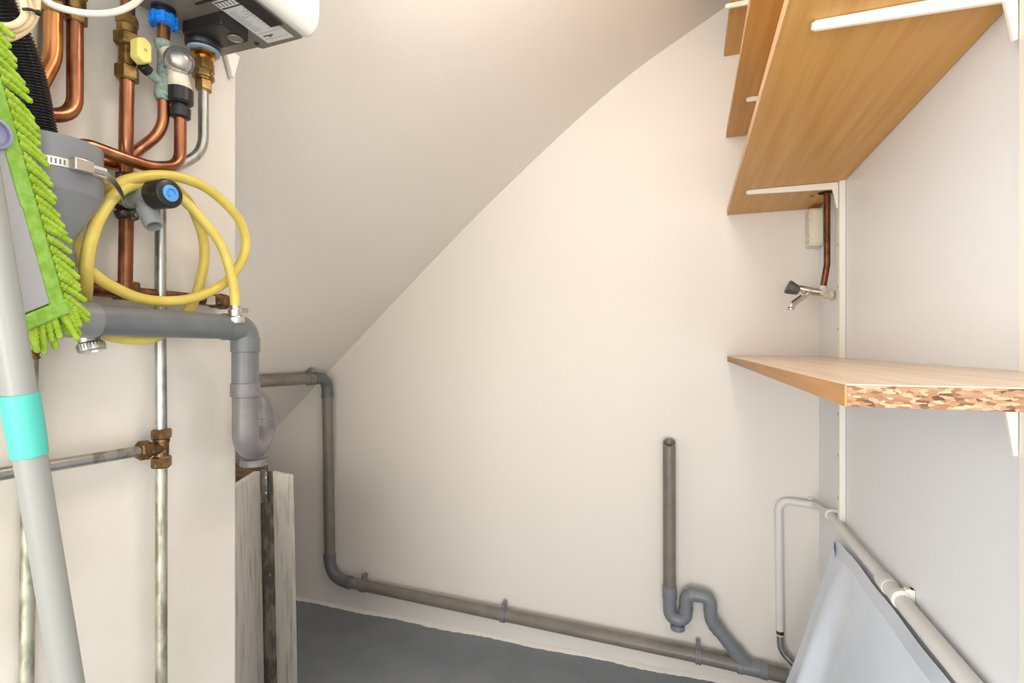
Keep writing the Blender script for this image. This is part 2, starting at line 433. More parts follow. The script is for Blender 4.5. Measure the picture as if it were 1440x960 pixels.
k0 = T(1124, 409); kd = (T(1105, 402) - k0).normalized()
build(MB().lathe(k0, kd, [(0, .008), (.003, .0125), (.026, .0185), (.031, .017), (.0325, 0)], 6, .5), 'knob', 'knob_grey', t, bevel=.002, label='dark grey faceted knob')
s0 = T(1133, 415); sA = T(1127, 421, ytap-.008); sB = T(1115, 427, ytap-.02); sC = T(1112, 433, ytap-.022)
build(MB().tube(fillet([T(1139, 409), T(1131, 416), sB, sC], .01, 6), .0078, 18), 'spout', 'chrome', t)
build(MB().cyl(sC, sC+Vector((0, 0, -.004)), .0085, 18), 'nozzle', 'steel', t)

# ------------------------------------------------------------------ white conduit along the right corner
t = thing('water_pipe', 'white painted pipe rising on the back wall and running along the right wall', 'pipe', B(1097, 890, .013))
p0 = B(1097, 893, .016)
path = fillet([p0, B(1094.5, 702, .016), B(1147, 710.5, .022), R(1168, 724, .017), R(1200, 763, .017), R(1250, 822, .017)], [.035, .03, .03, .2], 10)
build(MB().tube(path, .0098, 20), 'narrow_tube', 'conduit', t)
q0 = R(1247, 820, .017); qd = Vector((0, -1, 0))
qe = Vector((q0.x, .35, q0.z))
build(MB().tube([q0, qe], .0128, 22), 'wide_tube', 'conduit', t)
build(MB().lathe(q0 + Vector((0, .018, 0)), qd, [(0, .0115), (.002, .0142), (.03, .0148), (.033, .0152), (.037, .0138)], 24), 'coupling', 'conduit', t)
def saddle(parent, c, d, r, wall_dir, name='pipe_clip', m='conduit', w=.007, tab=.02):
    x, y, d = frame_of(d); mm = MB()
    mm.lathe(c - d*w/2, d, [(0, r*1.02), (0, r+.0035), (w, r+.0035), (w, r*1.02)], 24)
    o = build(mm, name, m, parent, bevel=.0006)
    return o
cpt = R(1268, 842, .017)
clip = saddle(t, cpt, qd, .0128, None, w=.012)
build(MB().box((cpt.x+.004, cpt.y-.006, cpt.z+.009), (XR-.0005, cpt.y+.006, cpt.z+.019)).box((XR-.006, cpt.y-.007, cpt.z-.012), (XR-.0005, cpt.y+.007, cpt.z+.019)), 'clip_bracket', 'white_metal', clip, bevel=.001)
c2 = R(1168, 723, .017)
clip2 = saddle(t, c2, R(1180, 739, .017)-c2, .0098, None, w=.008)
build(MB().box((c2.x-.004, c2.y-.004, c2.z+.006), (XR-.0005, c2.y+.004, c2.z+.013)), 'clip_bracket', 'white_metal', clip2, bevel=.001)
build(MB().lathe(B(1097, 886, .016), (0, 0, -1), [(0, .0099), (.004, .0103), (.009, .0101), (.012, .0095)], 18), 'rusty_ring', 'copper_dark', t, label='rusty brown ring')
build(MB().tube(fillet([B(1097, 890, .016), B(1098, 914, .018), B(1126, 944, .03)], .045), .0094, 20), 'bare_bend', 'galvanised', t, label='bare silver metal bend')
m = MB(); cc = B(1139, 701, .004)
m.box((cc.x-.006, YB-.006, cc.z-.004), (cc.x+.006, YB-.0005, cc.z+.005))
build(m, 'wall_lug', 'conduit', t, bevel=.0015)

# ------------------------------------------------------------------ plastic film
def film(yv, v, off=0):
    # v: 0 at the wall line, 1 at the floor
    a = (1.42 - yv)
    fold = .016*math.exp(-((a-.085-.02*v)/.035)**2)*min(1, v*2.2) - .010*math.exp(-((a-.16)/.04)**2)*min(1, v*2)
    rip = .006*math.sin(a*21+1.2*v)*v + .004*math.sin(a*47+3*v)*v*v + .004*math.sin(9*v+a*6)*v
    x = XR - .0125 - .155*v**1.02 - fold - rip - off
    z = .5415 + .004*min(1, a*6) - .5405*v - .0015*math.sin(a*30)*(1-v)
    return Vector((x, yv, max(z, .002)))
def film_mb(v0, v1, nv, off=0, y1=.40, th=.0012):
    ny = 110; m = MB(); P = [[film(1.42 + (y1-1.42)*i/ny, v0 + (v1-v0)*j/nv, off) for j in range(nv+1)] for i in range(ny+1)]
    Q = [[p + Vector((th, 0, -th*.4)) for p in row] for row in P]
    m.grid(P); m.grid([r[::-1] for r in Q])
    # close the rim
    for A, Bq in ((P[0], Q[0]), (P[-1], Q[-1]), ([r[0] for r in P], [r[0] for r in Q]), ([r[-1] for r in P], [r[-1] for r in Q])): m.grid([A, Bq])
    return m
t = thing('plastic_sheet', 'white plastic sheet hanging from the right wall below the white pipe', 'sheet', (.25, .95, 0))
build(film_mb(.045, 1.0, 50), 'film', 'film', t, angle=60)
build(film_mb(.0, .047, 6, .0012), 'hem', 'film_clear', t, angle=60, label='clear glossy top band')
ta = film(1.417, .02, .003); tb = film(1.385, .055, .003)
x, y, d = frame_of(tb-ta)
build(MB().obox((ta+tb)/2, d*(tb-ta).length/2, Vector((0, .15, 1)).cross(d).normalized()*.0006, Vector((0, 0, .003))), 'tape', 'tape', t, label='small strip of blue tape')

# ------------------------------------------------------------------ grey drain on the back wall
rP = .0195
dr = thing('drain_pipe', 'long grey drain pipe running down and along the foot of the back wall', 'pipe', (-.3, YB-.03, .08))
A0 = Vector((-1.30, .62, .905)); A1 = Vector((-1.30, YB-.035, .881)); A2 = B(464, 813, .035); A2 = Vector((A2.x, YB-.035, A2.z))
A1 = Vector((A2.x-.012, YB-.035, .881)); A0.x = A1.x
A3 = B(985, 922.5, .035); A4 = B(1075, 943, .035); A5 = A4 + (A4-A3).normalized()*.06
build(MB().tube([A0, A1 + Vector((0, -.05, .001))], rP, 24), 'upper_run', 'pvc_brown', dr)
build(MB().tube([A1 - Vector((0, 0, .05)), A2 + Vector((0, 0, .088))], rP, 24), 'riser', 'pvc_brown', dr)
fd = (A3-A2).normalized()
build(MB().tube([A2 + fd*.088, A3, A4, A5], rP, 24), 'floor_run', 'pvc_brown', dr)
def elbow(a, c, b, l, r, parent, m='pvc', rad=.04, name='elbow'):
    a = Vector(a); b = Vector(b); c = Vector(c)
    p = c + (a-c).normalized()*l; q = c + (b-c).normalized()*l
    path = fillet([p, c, q], rad, 12)
    mm = MB().tube(path, r*1.09, 24)
    for (s, d) in ((p, (c-p).normalized()), (q, (c-q).normalized())):
        mm.lathe(s - d*.001, d, [(0, r*1.02), (.0005, r*1.16), (.016, r*1.16), (.017, r*1.05)], 24)
    return build(mm, name, m, parent)
elbow(A0, A1, A2, .075, rP, dr, 'pvc', .05)
elbow(A1, A2, A3, .092, rP, dr, 'pvc', .085)
def strap(c, d, r, parent, up, m='pvc_light', off=.03):
    c = Vector(c); d = d.normalized(); mm = MB()
    for k in (-.0045, .0045):
        mm.lathe(c + d*(k-.0032), d, [(0, r*1.01), (0, r+.004), (.0064, r+.004), (.0064, r*1.01)], 28)
    mm.lathe(c - d*.003, d, [(0, r*1.01), (0, r+.002), (.006, r+.002), (.006, r*1.01)], 28)
    o = build(mm, 'pipe_clip', m, parent, bevel=.0006)
    up = Vector(up); sd = d.cross(up).normalized()
    p = c + up*(r+.011)
    build(MB().obox(p + Vector((0, .008, 0)), d*.006, up*.009, Vector((0, 1, 0)).cross(Vector((0,0,0))) if False else sd*.012), 'clip_lug', m, o, bevel=.001)
    build(MB().lathe(p - Vector((0, .004, 0)), (0, -1, 0), [(0, .004), (.0015, .0035), (.002, 0)], 14), 'screw', 'dark_metal', o)
    return o
for px in (511, 708, 982):
    lo = A2 + fd*.05; tX = B(px, 0, .035).x; k = (tX-A2.x)/(A3.x-A2.x)
    strap(A2.lerp(A3, k), fd, rP, dr, (0, 0, 1))
cu = A0.lerp(A1, .90)
strap(cu, A1-A0, rP, dr, (.0, -.0, 1))

sp = thing('standpipe', 'grey upright standpipe with an open top and a bent trap on the back wall', 'pipe', B(942, 880, .035))
rS = .0185; o_ = .04
top = B(941, 622, o_); bot = B(941.5, 828, o_)
m = MB(); seg = 28
# open pipe with a slanted mouth
vs = []; 
ringsO, ringsI = [], []
for (r, lst) in ((rS, ringsO), (rS*.84, ringsI)):
    for k in range(seg):
        a = 2*math.pi*k/seg; lst.append(Vector((math.cos(a)*r, math.sin(a)*r, 0)))
def tz(v): return top.z + (.010*v.y/rS)
O1 = [Vector((top.x, top.y, 0)) + v + Vector((0, 0, tz(v))) for v in ringsO]; I1 = [Vector((top.x, top.y, 0)) + v + Vector((0, 0, tz(v))) for v in ringsI]
O0 = [Vector((bot.x, bot.y, bot.z)) + v for v in ringsO]; I0 = [Vector((bot.x, bot.y, top.z-.12)) + v for v in ringsI]
vs = O0 + O1 + I1 + I0; fs = []
for r in range(3):
    for k in range(seg): fs.append((r*seg+k, r*seg+(k+1) % seg, (r+1)*seg+(k+1) % seg, (r+1)*seg+k))
fs.append(tuple(3*seg+k for k in range(seg)))
m.add(vs, fs); build(m, 'upright_tube', 'pvc_brown', sp)
zU = B(952, 869, o_).z; zT = B(982, 837, o_).z
xa = bot.x; xb = B(964.5, 850, o_).x; xc = B(999, 850, o_).x; yS = YB-o_
V = lambda x, z: Vector((x, yS, z))
zc = B(1001, 872, o_).z
jn = A3.lerp(A4, .78)
path = [V(xa, bot.z+.004), V(xa, zU+.028)]
rU = (xb-xa)/2
for k in range(13):
    a = math.pi + math.pi*k/12; path.append(V(xa+rU+math.cos(a)*rU, zU+.020+math.sin(a)*rU))
rA = (xc-xb)/2
path.append(V(xb, zT-.03))
path += fillet([V(xb, zT-.03), V(xb, zT), V(xc, zT), V(xc, zT-.045)], .024, 8)[1:]
build(MB().tube(resample(path, .004), rS*1.03, 26), 'trap', 'pvc_blue', sp)
path = fillet([V(xc, zT-.035), V(xc+.002, zc), jn + Vector((-.03, 0, .028)), jn + Vector((-.004, .0, .005))], .03, 8)
build(MB().tube(path, rS*1.0, 26), 'branch', 'pvc_blue', sp)
def collar(p, d, prof, m_, parent): build(MB().lathe(p, d, prof, 26), 'collar', m_, parent)
collar(V(xa, bot.z-.028), (0, 0, 1), [(0, rS*1.05), (.001, rS*1.14), (.036, rS*1.14), (.037, rS*1.0)], 'pvc_blue', sp)
for (p, d) in ((V(xb, zU+.026), Vector((0, 0, 1))), (V(xa+.055+0*rU, zT), Vector((1, 0, 0)))):
    collar(p, d, [(0, rS*1.04), (.0008, rS*1.10), (.014, rS*1.10), (.0148, rS*1.04)], 'pvc_blue', sp)
bd = (jn + Vector((-.03, 0, .028)) - V(xc+.002, zc)).normalized()
collar(V(xc+.002, zc)+bd*.014, bd, [(0, rS*1.02), (.0008, rS*1.12), (.022, rS*1.12), (.0228, rS*1.02)], 'pvc_blue', sp)
collar(jn + Vector((-.03, 0, .028)) - bd*.022, bd, [(0, rS*1.02), (.0008, rS*1.15), (.03, rS*1.15), (.031, rS*1.02)], 'pvc_blue', sp)
m = MB(); c = V(xa+rU, zU+.020-rU-rS*.5)
m.lathe(c, (0, 0, -1), [(0, .010), (.006, .013), (.0065, .0195), (.009, .0205), (.019, .0205), (.021, .018), (.021, 0)], 24)
for k in range(18):
    a = 2*math.pi*k/18; m.obox(c + Vector((math.cos(a)*.0207, math.sin(a)*.0207, -.0135)), Vector((math.cos(a), math.sin(a), 0))*.0007, Vector((-math.sin(a), math.cos(a), 0))*.001, Vector((0, 0, .005)))
build(m, 'trap_cap', 'pvc_blue', sp)
fj = (A4-A3).normalized()
m = MB().lathe(jn - fj*.035, fj, [(0, rP*1.02), (.0008, rP*1.15), (.016, rP*1.15), (.017, rP*1.07), (.062, rP*1.07), (.063, rP*1.15), (.08, rP*1.15), (.081, rP*1.02)], 26)
build(m, 'pipe_tee', 'pvc_blue', dr, label='blue-grey tee joint')

# ------------------------------------------------------------------ crate behind the wall end
def gp(px, t, z):
    d = ray(px, HY); p = d*t; return Vector((p.x, p.y, z))
zT_ = .65
cr = thing('wooden_crate', 'weathered white-painted wooden crate standing behind the end of the left wall', 'crate', gp(380, 1.42, 0))
lean = Vector((-.016, 0, 0))
def board(a, b, th_dir, th, z0, z1, m, name, **k):
    a = Vector(a); b = Vector(b); n = Vector(th_dir)*th; mm = MB()
    lo = [a - lean*.0, b, b + n, a + n]
    poly = [Vector((p.x, p.y, z0)) - lean*1.0 for p in lo]
    up = Vector((0, 0, z1-z0)) + lean*((z1-z0)/.65)
    mm.prism(poly, up)
    return build(mm, name, m, cr, bevel=.002, **k)
Cn = gp(366, 1.45, 0); Lf = gp(333, 1.295, 0); Lf2 = Cn + (Lf-Cn)*1.8
nl = Vector((-(Cn-Lf).y, (Cn-Lf).x, 0)).normalized()
board(Lf2, Cn, nl, .018, .0, zT_, 'old_paint', 'side_board')
R1 = gp(384, 1.44, 0); R2 = gp(412.5, 1.395, 0)
nr = Vector((-(R2-R1).y, (R2-R1).x, 0)).normalized()
rv = ray(409, HY); rv = Vector((rv.x, rv.y, 0)).normalized()
board(R1, R2, rv, .022, .0, zT_, 'old_paint', 'front_board')
board(gp(366.5, 1.462, 0), gp(383.5, 1.452, 0), nr, .004, 0, zT_+.001, 'dark_metal', 'metal_strip', label='dark metal corner strip')
bk0 = gp(372, 1.50, 0); bk1 = bk0 + Vector((-.35, -.03, 0))
board(bk1, bk0, (0, 1, 0), .014, 0, zT_+.004, 'old_wood', 'back_board', label='bare brown board')
m = MB(); fc = gp(349, 1.45, 0)
poly = [Vector((p.x, p.y, zT_-.05)) + lean*.0 for p in (Lf2+nl*.018, Cn+nl*.02, bk0+Vector((-.03, -.001, 0)), bk1+Vector((0, -.001, 0)))]
m.prism(poly, (0, 0, .012)); build(m, 'inner_shelf', 'old_wood', cr, label='brown inner board')
m = MB(); p = gp(371, 1.447, zT_-.045)
m.obox(p, (R1-Cn).normalized()*.010, Vector((0, 0, .045)), nr*.002)
hg = build(m, 'hinge_plate', 'dark_metal', cr, bevel=.001)
m = MB()
for (px, z) in ((373, zT_-.018), (373.5, zT_-.06)):
    build(MB().lathe(gp(px, 1.443, z), -nr, [(0, .006), (.002, .005), (.003, 0)], 14), 'screw', 'steel', hg)

build(MB().lathe(gp(377, 1.445, .36)-lean*.4, -nr, [(0, .0065), (.003, .005), (.004, 0)], 14), 'bolt', 'dark_metal', cr)

# ------------------------------------------------------------------ waste pipe with trap on the left wall
rW = .0158; oW = .06; zW = 1.026; xW = XL+oW
wp = thing('waste_pipe', 'grey waste pipe on the left wall ending in an elbow and a U-shaped trap', 'pipe', L(230, 455, oW))
yT = onX(72, 440, xW).y; yE = onX(345, 470, xW).y
W = lambda y, z, x=xW: Vector((x, y, z))
build(MB().tube([W(yT, zW+.001), W(yE-.03, zW-.001)], rW, 28), 'tube', 'pvc', wp)
m = MB(); y1 = onX(133, 445, xW).y
m.lathe(W(yT-.03, zW), (0, 1, 0), [(0, rW), (.001, rW*1.12), (y1-yT+.029, rW*1.12), (y1-yT+.03, rW*1.01)], 28)
m.lathe(W(yT, zW+.005), (0, 0, 1), [(0, rW*1.08), (.028, rW*1.08), (.0285, rW*1.15), (.04, rW*1.15), (.041, rW)], 28)
build(m, 'pipe_tee', 'pvc_light', wp, label='lighter grey tee joint')
zE = zW-.001; zV = onX(345, 505, xW).z
m = MB().tube(fillet([W(yE-.034, zE), W(yE, zE), W(yE, zE-.03)], .018, 12), rW*1.08, 28)
m.lathe(W(yE, zE-.012), (0, 0, -1), [(0, rW*1.06), (.001, rW*1.14), (.02, rW*1.14), (.021, rW*1.02)], 28)
build(m, 'elbow', 'pvc', wp)
z1 = onX(345, 541, xW).z; z2 = onX(345, 560, xW).z; zb = onX(350, 605, xW).z
build(MB().tube([W(yE, zE-.03), W(yE, z1-.004)], rW*1.05, 28), 'drop_tube', 'pvc', wp)
leg2 = Vector((-.605, .611, 0)); leg1 = Vector((xW, yE, 0)); hd = (leg2-leg1); hl = hd.length; hd.normalize()
P_ = lambda s, z: leg1 + hd*s + Vector((0, 0, z))
rr = hl/2; zc_ = onX(345, 606, xW).z
path = [P_(0, z1), P_(0, zc_)]
for k in range(1, 13):
    a = math.pi + math.pi*k/12; path.append(P_(rr + math.cos(a)*rr, zc_ + math.sin(a)*rr*.66))
ztop = onX(372, 561, leg2.x).z
path.append(P_(hl, ztop-.03))
fl_ = fillet([P_(hl, ztop-.03), P_(hl, ztop), P_(hl, ztop) + Vector((-.10, .002, .0))], .028, 12)
path += fl_[1:]
build(MB().tube(resample(path, .003), rW*1.02, 28), 'trap', 'pvc_pink', wp, label='pinkish grey trap bend')
collar(P_(0, z1+.003), (0, 0, -1), [(0, rW*1.05), (.001, rW*1.15), (z1-z2, rW*1.15), (z1-z2+.001, rW*1.03)], 'pvc_pink', wp)
collar(P_(hl, ztop-.048), (0, 0, 1), [(0, rW*1.03), (.001, rW*1.1), (.020, rW*1.1), (.021, rW*1.03)], 'pvc_pink', wp)
c = P_(rr, zc_-rr*.66-rW*.75); dn = Vector((hd.x*.0, hd.y*.0, -1))
m = MB().lathe(c, dn, [(0, .012), (.004, .013), (.0045, .0178), (.006, .0186), (.013, .0186), (.0145, .017), (.0145, 0)], 26)
for k in range(22):
    a = 2*math.pi*k/22; m.obox(c + Vector((math.cos(a)*.0187, math.sin(a)*.0187, -.0098)), Vector((math.cos(a), math.sin(a), 0))*.0006, Vector((-math.sin(a), math.cos(a), 0))*.0009, Vector((0, 0, .0035)))
build(m, 'trap_cap', 'pvc_pink', wp)
build(MB().tube([P_(hl, ztop) + Vector((-.08, .0016, 0)), Vector((A0.x+.03, .612, .90))], rW, 20), 'outlet_tube', 'pvc', wp)

# ------------------------------------------------------------------ funnel, clamp, corrugated hose
fn = thing('waste_funnel', 'grey funnel with a steel band clamp on the left wall above the waste pipe', 'funnel', (xW, yT, zW+.045))
fx, fy = xW, yT
zr = lambda py, px=68: onX(px, py, xW).z
z_out0 = zW+.046; z_cone0 = onX(80, 338, xW).z; z_cone1 = onX(92, 281, xW).z; z_top = onX(72, 203, xW).z
rF = .0385
prof = [(0, .0158), (z_cone0-z_out0, .0168), (z_cone0-z_out0+.002, .0172), (z_cone1-z_out0, rF-.001), (z_cone1-z_out0+.002, rF), (z_top-z_out0, rF), (z_top-z_out0+.0005, rF-.003), (z_cone1-z_out0, rF-.004), (z_cone0-z_out0+.006, .014)]
build(MB().lathe((fx, fy, z_out0), (0, 0, 1), prof, 48), 'bowl', 'pvc_light', fn)
build(MB().lathe((fx, fy, zW+.05), (0, 0, 1), [(0, .0162), (.001, .0182), (.012, .0182), (.013, .0165)], 32), 'outlet_ring', 'pvc', fn)
zb_ = z_cone1 + (z_top-z_cone1)*.40
m = MB().lathe((fx, fy, zb_), (0, 0, 1), [(0, rF+.0002), (.0002, rF+.0012), (.0078, rF+.0012), (.008, rF+.0002)], 48)
cl = build(m, 'band_clamp', 'steel', fn)
# screw housing faces the camera side
view = Vector((0-fx, 0-fy, 0)).normalized(); ang0 = math.atan2(view.y, view.x)
def rim(a, r, z): return Vector((fx + math.cos(a)*r, fy + math.sin(a)*r, z))
a1 = ang0 + .50
nrm = Vector((math.cos(a1), math.sin(a1), 0)); tan = Vector((-math.sin(a1), math.cos(a1), 0))
build(MB().obox(rim(a1, rF+.005, zb_+.004), nrm*.0042, tan*.008, Vector((0, 0, .0058))), 'screw_box', 'steel', cl, bevel=.0012)
build(MB().cyl(rim(a1, rF+.006, zb_+.004) + tan*.007, rim(a1, rF+.006, zb_+.004) + tan*.019, .0036, 6), 'screw', 'steel', cl)
m = MB()
for k in range(14):
    a = ang0 - .75 + k*.075
    n_ = Vector((math.cos(a), math.sin(a), 0)); t_ = Vector((-math.sin(a), math.cos(a), 0))
    m.obox(rim(a, rF+.0013, zb_+.004), n_*.0002, t_*.0006, Vector((0, 0, .0022)))
build(m, 'band_slots', 'dark_metal', cl)
tail = spline([rim(a1+.25, rF+.002, zb_+.005), rim(a1+.7, rF+.0035, zb_+.005), rim(a1+1.05, rF+.008, zb_+.003), rim(a1+1.25, rF+.015, zb_-.003), rim(a1+1.33, rF+.019, zb_-.010)], 8)
m = MB(); Pq = []
for i, p in enumerate(tail):
    q = tail[min(i+1, len(tail)-1)] - tail[max(i-1, 0)]; q.z = 0; n_ = Vector((q.y, -q.x, 0)).normalized()
    Pq.append((p, n_))
rows = [[p + n_*.0004 + Vector((0, 0, .004)), p + n_*.0004 - Vector((0, 0, .004)), p - n_*.0004 - Vector((0, 0, .004)), p - n_*.0004 + Vector((0, 0, .004)), p + n_*.0004 + Vector((0, 0, .004))] for p, n_ in Pq]
m.grid(rows); build(m, 'band_tail', 'steel', cl)

hp_ = [Vector((fx-.002, fy-.010, z_cone1+.02)), L(49, 172, .056), L(35, 105, .056), L(17, 55, .058), L(-5, 10, .060), L(-25, -40, .062)]
hp_[0] = hp_[1] + (hp_[1]-hp_[2]).normalized()*.035
path = resample(spline(hp_, 12), .00052)
rads = [.0145 + .0008*math.cos(2*math.pi*i*.00052/.0026) for i in range(len(path))]
solo(MB().tube(path, rads, 28), 'corrugated_hose', 'black_gloss', 'black ribbed drain hose running down into the grey funnel', 'hose', path[0], angle=80)

# ------------------------------------------------------------------ heater
ZH = 1.396
ht = thing('water_heater', 'white wall-hung water heater with a dark underside and a rating label', 'heater', (XL, .33, ZH))
fc_ = onZ(425.5, 54, ZH); yF = fc_.y; xF = fc_.x
# white casing: rounded shell around the grey plate
m = MB()
y0h, y1h = .10, yF+.006
prof = [(XL+.001, ZH+.006), (xF-.006, ZH+.006), (xF+.004, ZH-.001), (xF+.014, ZH+.002), (xF+.022, ZH+.012), (xF+.025, ZH+.028), (xF+.025, ZH+.50), (XL+.001, ZH+.50)]
m.prism([Vector((x, y0h, z)) for x, z in prof], (0, y1h-y0h, 0))
cs = build(m, 'casing', 'heater_white', ht, bevel=.007, bseg=4)
q1 = onZ(357, 0, ZH)
far = [onZ(425.5, 54, ZH), onZ(370, 69, ZH), onZ(362, 67, ZH), Vector((XL+.016, onZ(362, 67, ZH).y, ZH))]
far[0].x = xF
pl = [Vector((XL+.016, y0h+.01, ZH)), Vector((xF, y0h+.01, ZH))] + far
m = MB().prism(pl, (0, 0, .0058)); bp_ = build(m, 'bottom_plate', 'heater_grey', ht, bevel=.0006, label='dark grey underside')
p0, p1 = onZ(396, 25, ZH), onZ(402, 31, ZH)
m = MB().box((xF-.018, y0h+.02, ZH-.003), (xF+.0005, onZ(400, 31, ZH).y, ZH-.0001)); build(m, 'vent_strip', 'black', ht, bevel=.001)
# rating label
la, lb, lc = onZ(306.7, 5.5, ZH-.0004), onZ(376.7, 60.5, ZH-.0004), onZ(413, 52, ZH-.0004)
uy = Vector((0, 1, 0)); ux = Vector((1, 0, 0))
lx0, lx1 = lb.x, lc.x; ly1 = (lb.y+lc.y)/2; ly0 = la.y - .004
lab = build(MB().box((lx0, ly0, ZH-.0005), (lx1, ly1, ZH-.0001)), 'rating_label', 'label', ht, label='white rating label')
wl = lx1-lx0; hl_ = ly1-ly0
def lbox(mm, a, b, c, d):
    mm.box((lx0+wl*a, ly1-hl_*b, ZH-.0007), (lx0+wl*c, ly1-hl_*d, ZH-.0005))
m = MB()
lbox(m, .14, .17, .50, .145); lbox(m, .30, .138, .40, .12)                       # the mark near the lower end
lbox(m, .04, .86, .96, .835); lbox(m, .04, .985, .96, .965)
for k in range(7): lbox(m, .06+.125*k, .955, .09+.125*k, .88)
build(m, 'lettering', 'ink', lab)
m = MB()
for k in range(15):
    y = .30 + k*.033; lbox(m, .08, y, .08+random.uniform(.18, .36), y-.008)
    if k % 2 == 0: lbox(m, .62, y+.01, .62+random.uniform(.08, .30), y+.002)
lbox(m, .06, .235, .94, .228); lbox(m, .06, .09, .94, .082)
for k in range(3): lbox(m, .42, .62+k*.05, .90, .612+k*.05)
build(m, 'lettering', 'inkpale', lab, label='fine grey lettering')
# black outlet housing
fT = onZ(286, 70, ZH-.022); FX, FY = fT.x, fT.y
m = MB()
m.lathe((FX, FY, ZH-.0001), (0, 0, -1), [(0, .0205), (.018, .0205), (.0215, .0195), (.0225, .018), (.0225, .0)], 32)
hb0 = onZ(303, 27, ZH-.012); hb1 = onZ(352, 58, ZH-.012)
m.box((FX-.004, FY-.026, ZH-.016), (hb1.x+.002, FY+.014, ZH-.0001))
hs = build(m, 'outlet_housing', 'black', ht, bevel=.003, bseg=3)
rc = onZ(331, 54, ZH-.0162)
build(MB().lathe(rc + Vector((0, 0, .0003)), (0, 0, -1), [(0, .0055), (.0008, .0088), (.0014, .0085), (.0014, .0065), (.0006, .0062), (.0006, 0)], 28), 'round_plug', 'heater_grey', hs)
build(MB().lathe((FX, FY, ZH-.0223), (0, 0, -1), [(0, .0165), (.001, .0185), (.0035, .0185), (.004, .016)], 32), 'seal_ring', 'blue_grey', hs, label='blue-grey seal ring')
build(MB().lathe(onZ(361, 61, ZH-.0002), (0, 0, -1), [(0, .003), (.001, .0028), (.001, 0)], 16), 'screw', 'black', bp_)
build(MB().box(onZ(274, 4, ZH-.0002), onZ(302, 0, ZH-.002)), 'slot', 'black', bp_)
m = MB(); b0_ = L(327, 80, .001)
m.prism([Vector((XL+.0005, .549, ZH+.022)), Vector((XL+.0005, .576, ZH+.022)), Vector((XL+.0005, .566, ZH-.014)), Vector((XL+.0005, .562, ZH-.014))], (.008, 0, 0))
build(m, 'wall_bracket', 'heater_white', ht, bevel=.003)

# ------------------------------------------------------------------ left wall pipes
def seg3(px, y0, y1, o): return L(px, y0, o), L(px, y1, o)
def vline(px, o, y0, y1):
    return L(px, y0, o), L(px, y1, o)

# outlet pipe: brass fitting, chrome bend, long galvanised drop with tee
gv = thing('steel_pipe', 'silver pipe from the heater bending down the left wall to a brass tee', 'pipe', L(226, 960, .02))
PF = lambda py: Vector((FX, FY, onY(286, py, FY).z))
zz = lambda py: onY(287, py, FY).z
m = MB().hexnut((FX, FY, ZH-.0250), (FX, FY, ZH-.0315), .0155, 6); build(m, 'flange_nut', 'brass_bright', gv)
build(MB().cyl((FX, FY, ZH-.030), (FX, FY, zz(90)), .0086, 24), 'copper_stub', 'copper_bright', gv, label='bright copper stub')
m = MB().hexnut((FX, FY, zz(86)), (FX, FY, zz(101)), .0135).lathe((FX, FY, zz(100)), (0, 0, -1), [(0, .0108), (.006, .0112), (.0063, .0125), (.0095, .0125), (.010, .0105), (.012, .0105)], 24).hexnut((FX, FY, zz(111)), (FX, FY, zz(128)), .0098)
build(m, 'compression_fitting', 'brass', gv)
o2 = .021
p_top = Vector((FX, FY, zz(124)))
k1 = Vector((FX, FY, zz(214)))
path = fillet([p_top, k1, L(242, 238, .03), L(226, 262, o2), L(225.5, 420, o2), L(227, 612, o2)], [.045, .02, .01, .05], 10)
build(MB().tube(path, .0060, 20), 'upper_tube', 'galvanised', gv)
jt = L(227, 630, o2)
build(MB().tube([L(227, 648, o2), L(227, 965, o2), Vector((L(227, 965, o2).x, L(227, 965, o2).y, .0))], .0062, 20), 'lower_tube', 'galv_old', gv)
ld = L(195, 633, o2) - jt
build(MB().tube([L(205, 632.5, o2), L(-60, 676, .027)], .0062, 20), 'side_tube', 'galvanised', gv)
tee = MB().cyl(L(227, 612, o2), L(227, 648, o2), .0078, 20).cyl(jt, L(205, 633, o2), .0075, 20)
tb_ = build(tee, 'pipe_tee', 'bronze', gv)
build(MB().hexnut(L(227, 603, o2), L(227, 617, o2), .0112).lathe(L(227, 617, o2), (0, 0, -1), [(0, .0085), (.002, .009), (.004, .0085)], 20), 'nut', 'bronze', tb_)
build(MB().hexnut(L(227, 641, o2), L(227, 657, o2), .0112), 'nut', 'bronze', tb_)
build(MB().hexnut(L(193.5, 634, o2), L(211, 632, o2), .0112), 'nut', 'bronze', tb_)

# galvanised pipe at the far left
gl = thing('steel_pipe', 'old silver pipe at the far left, passing down behind the mop pole', 'pipe', L(37, 960, .014))
pth = [L(50, -30, .0075), L(43.5, 490, .0075), L(37, 960, .0075)]; pth.append(Vector((pth[-1].x, pth[-1].y, 0)))
build(MB().tube(pth, .0060, 18), 'tube', 'galv_old', gl)
build(MB().lathe(L(43.5, 492, .0075), (0, 0, -1), [(0, .006), (.0005, .0072), (.003, .0072), (.0032, .0064), (.006, .0064), (.0062, .0072), (.0085, .0072), (.009, .006)], 18), 'joint', 'bronze', gl)

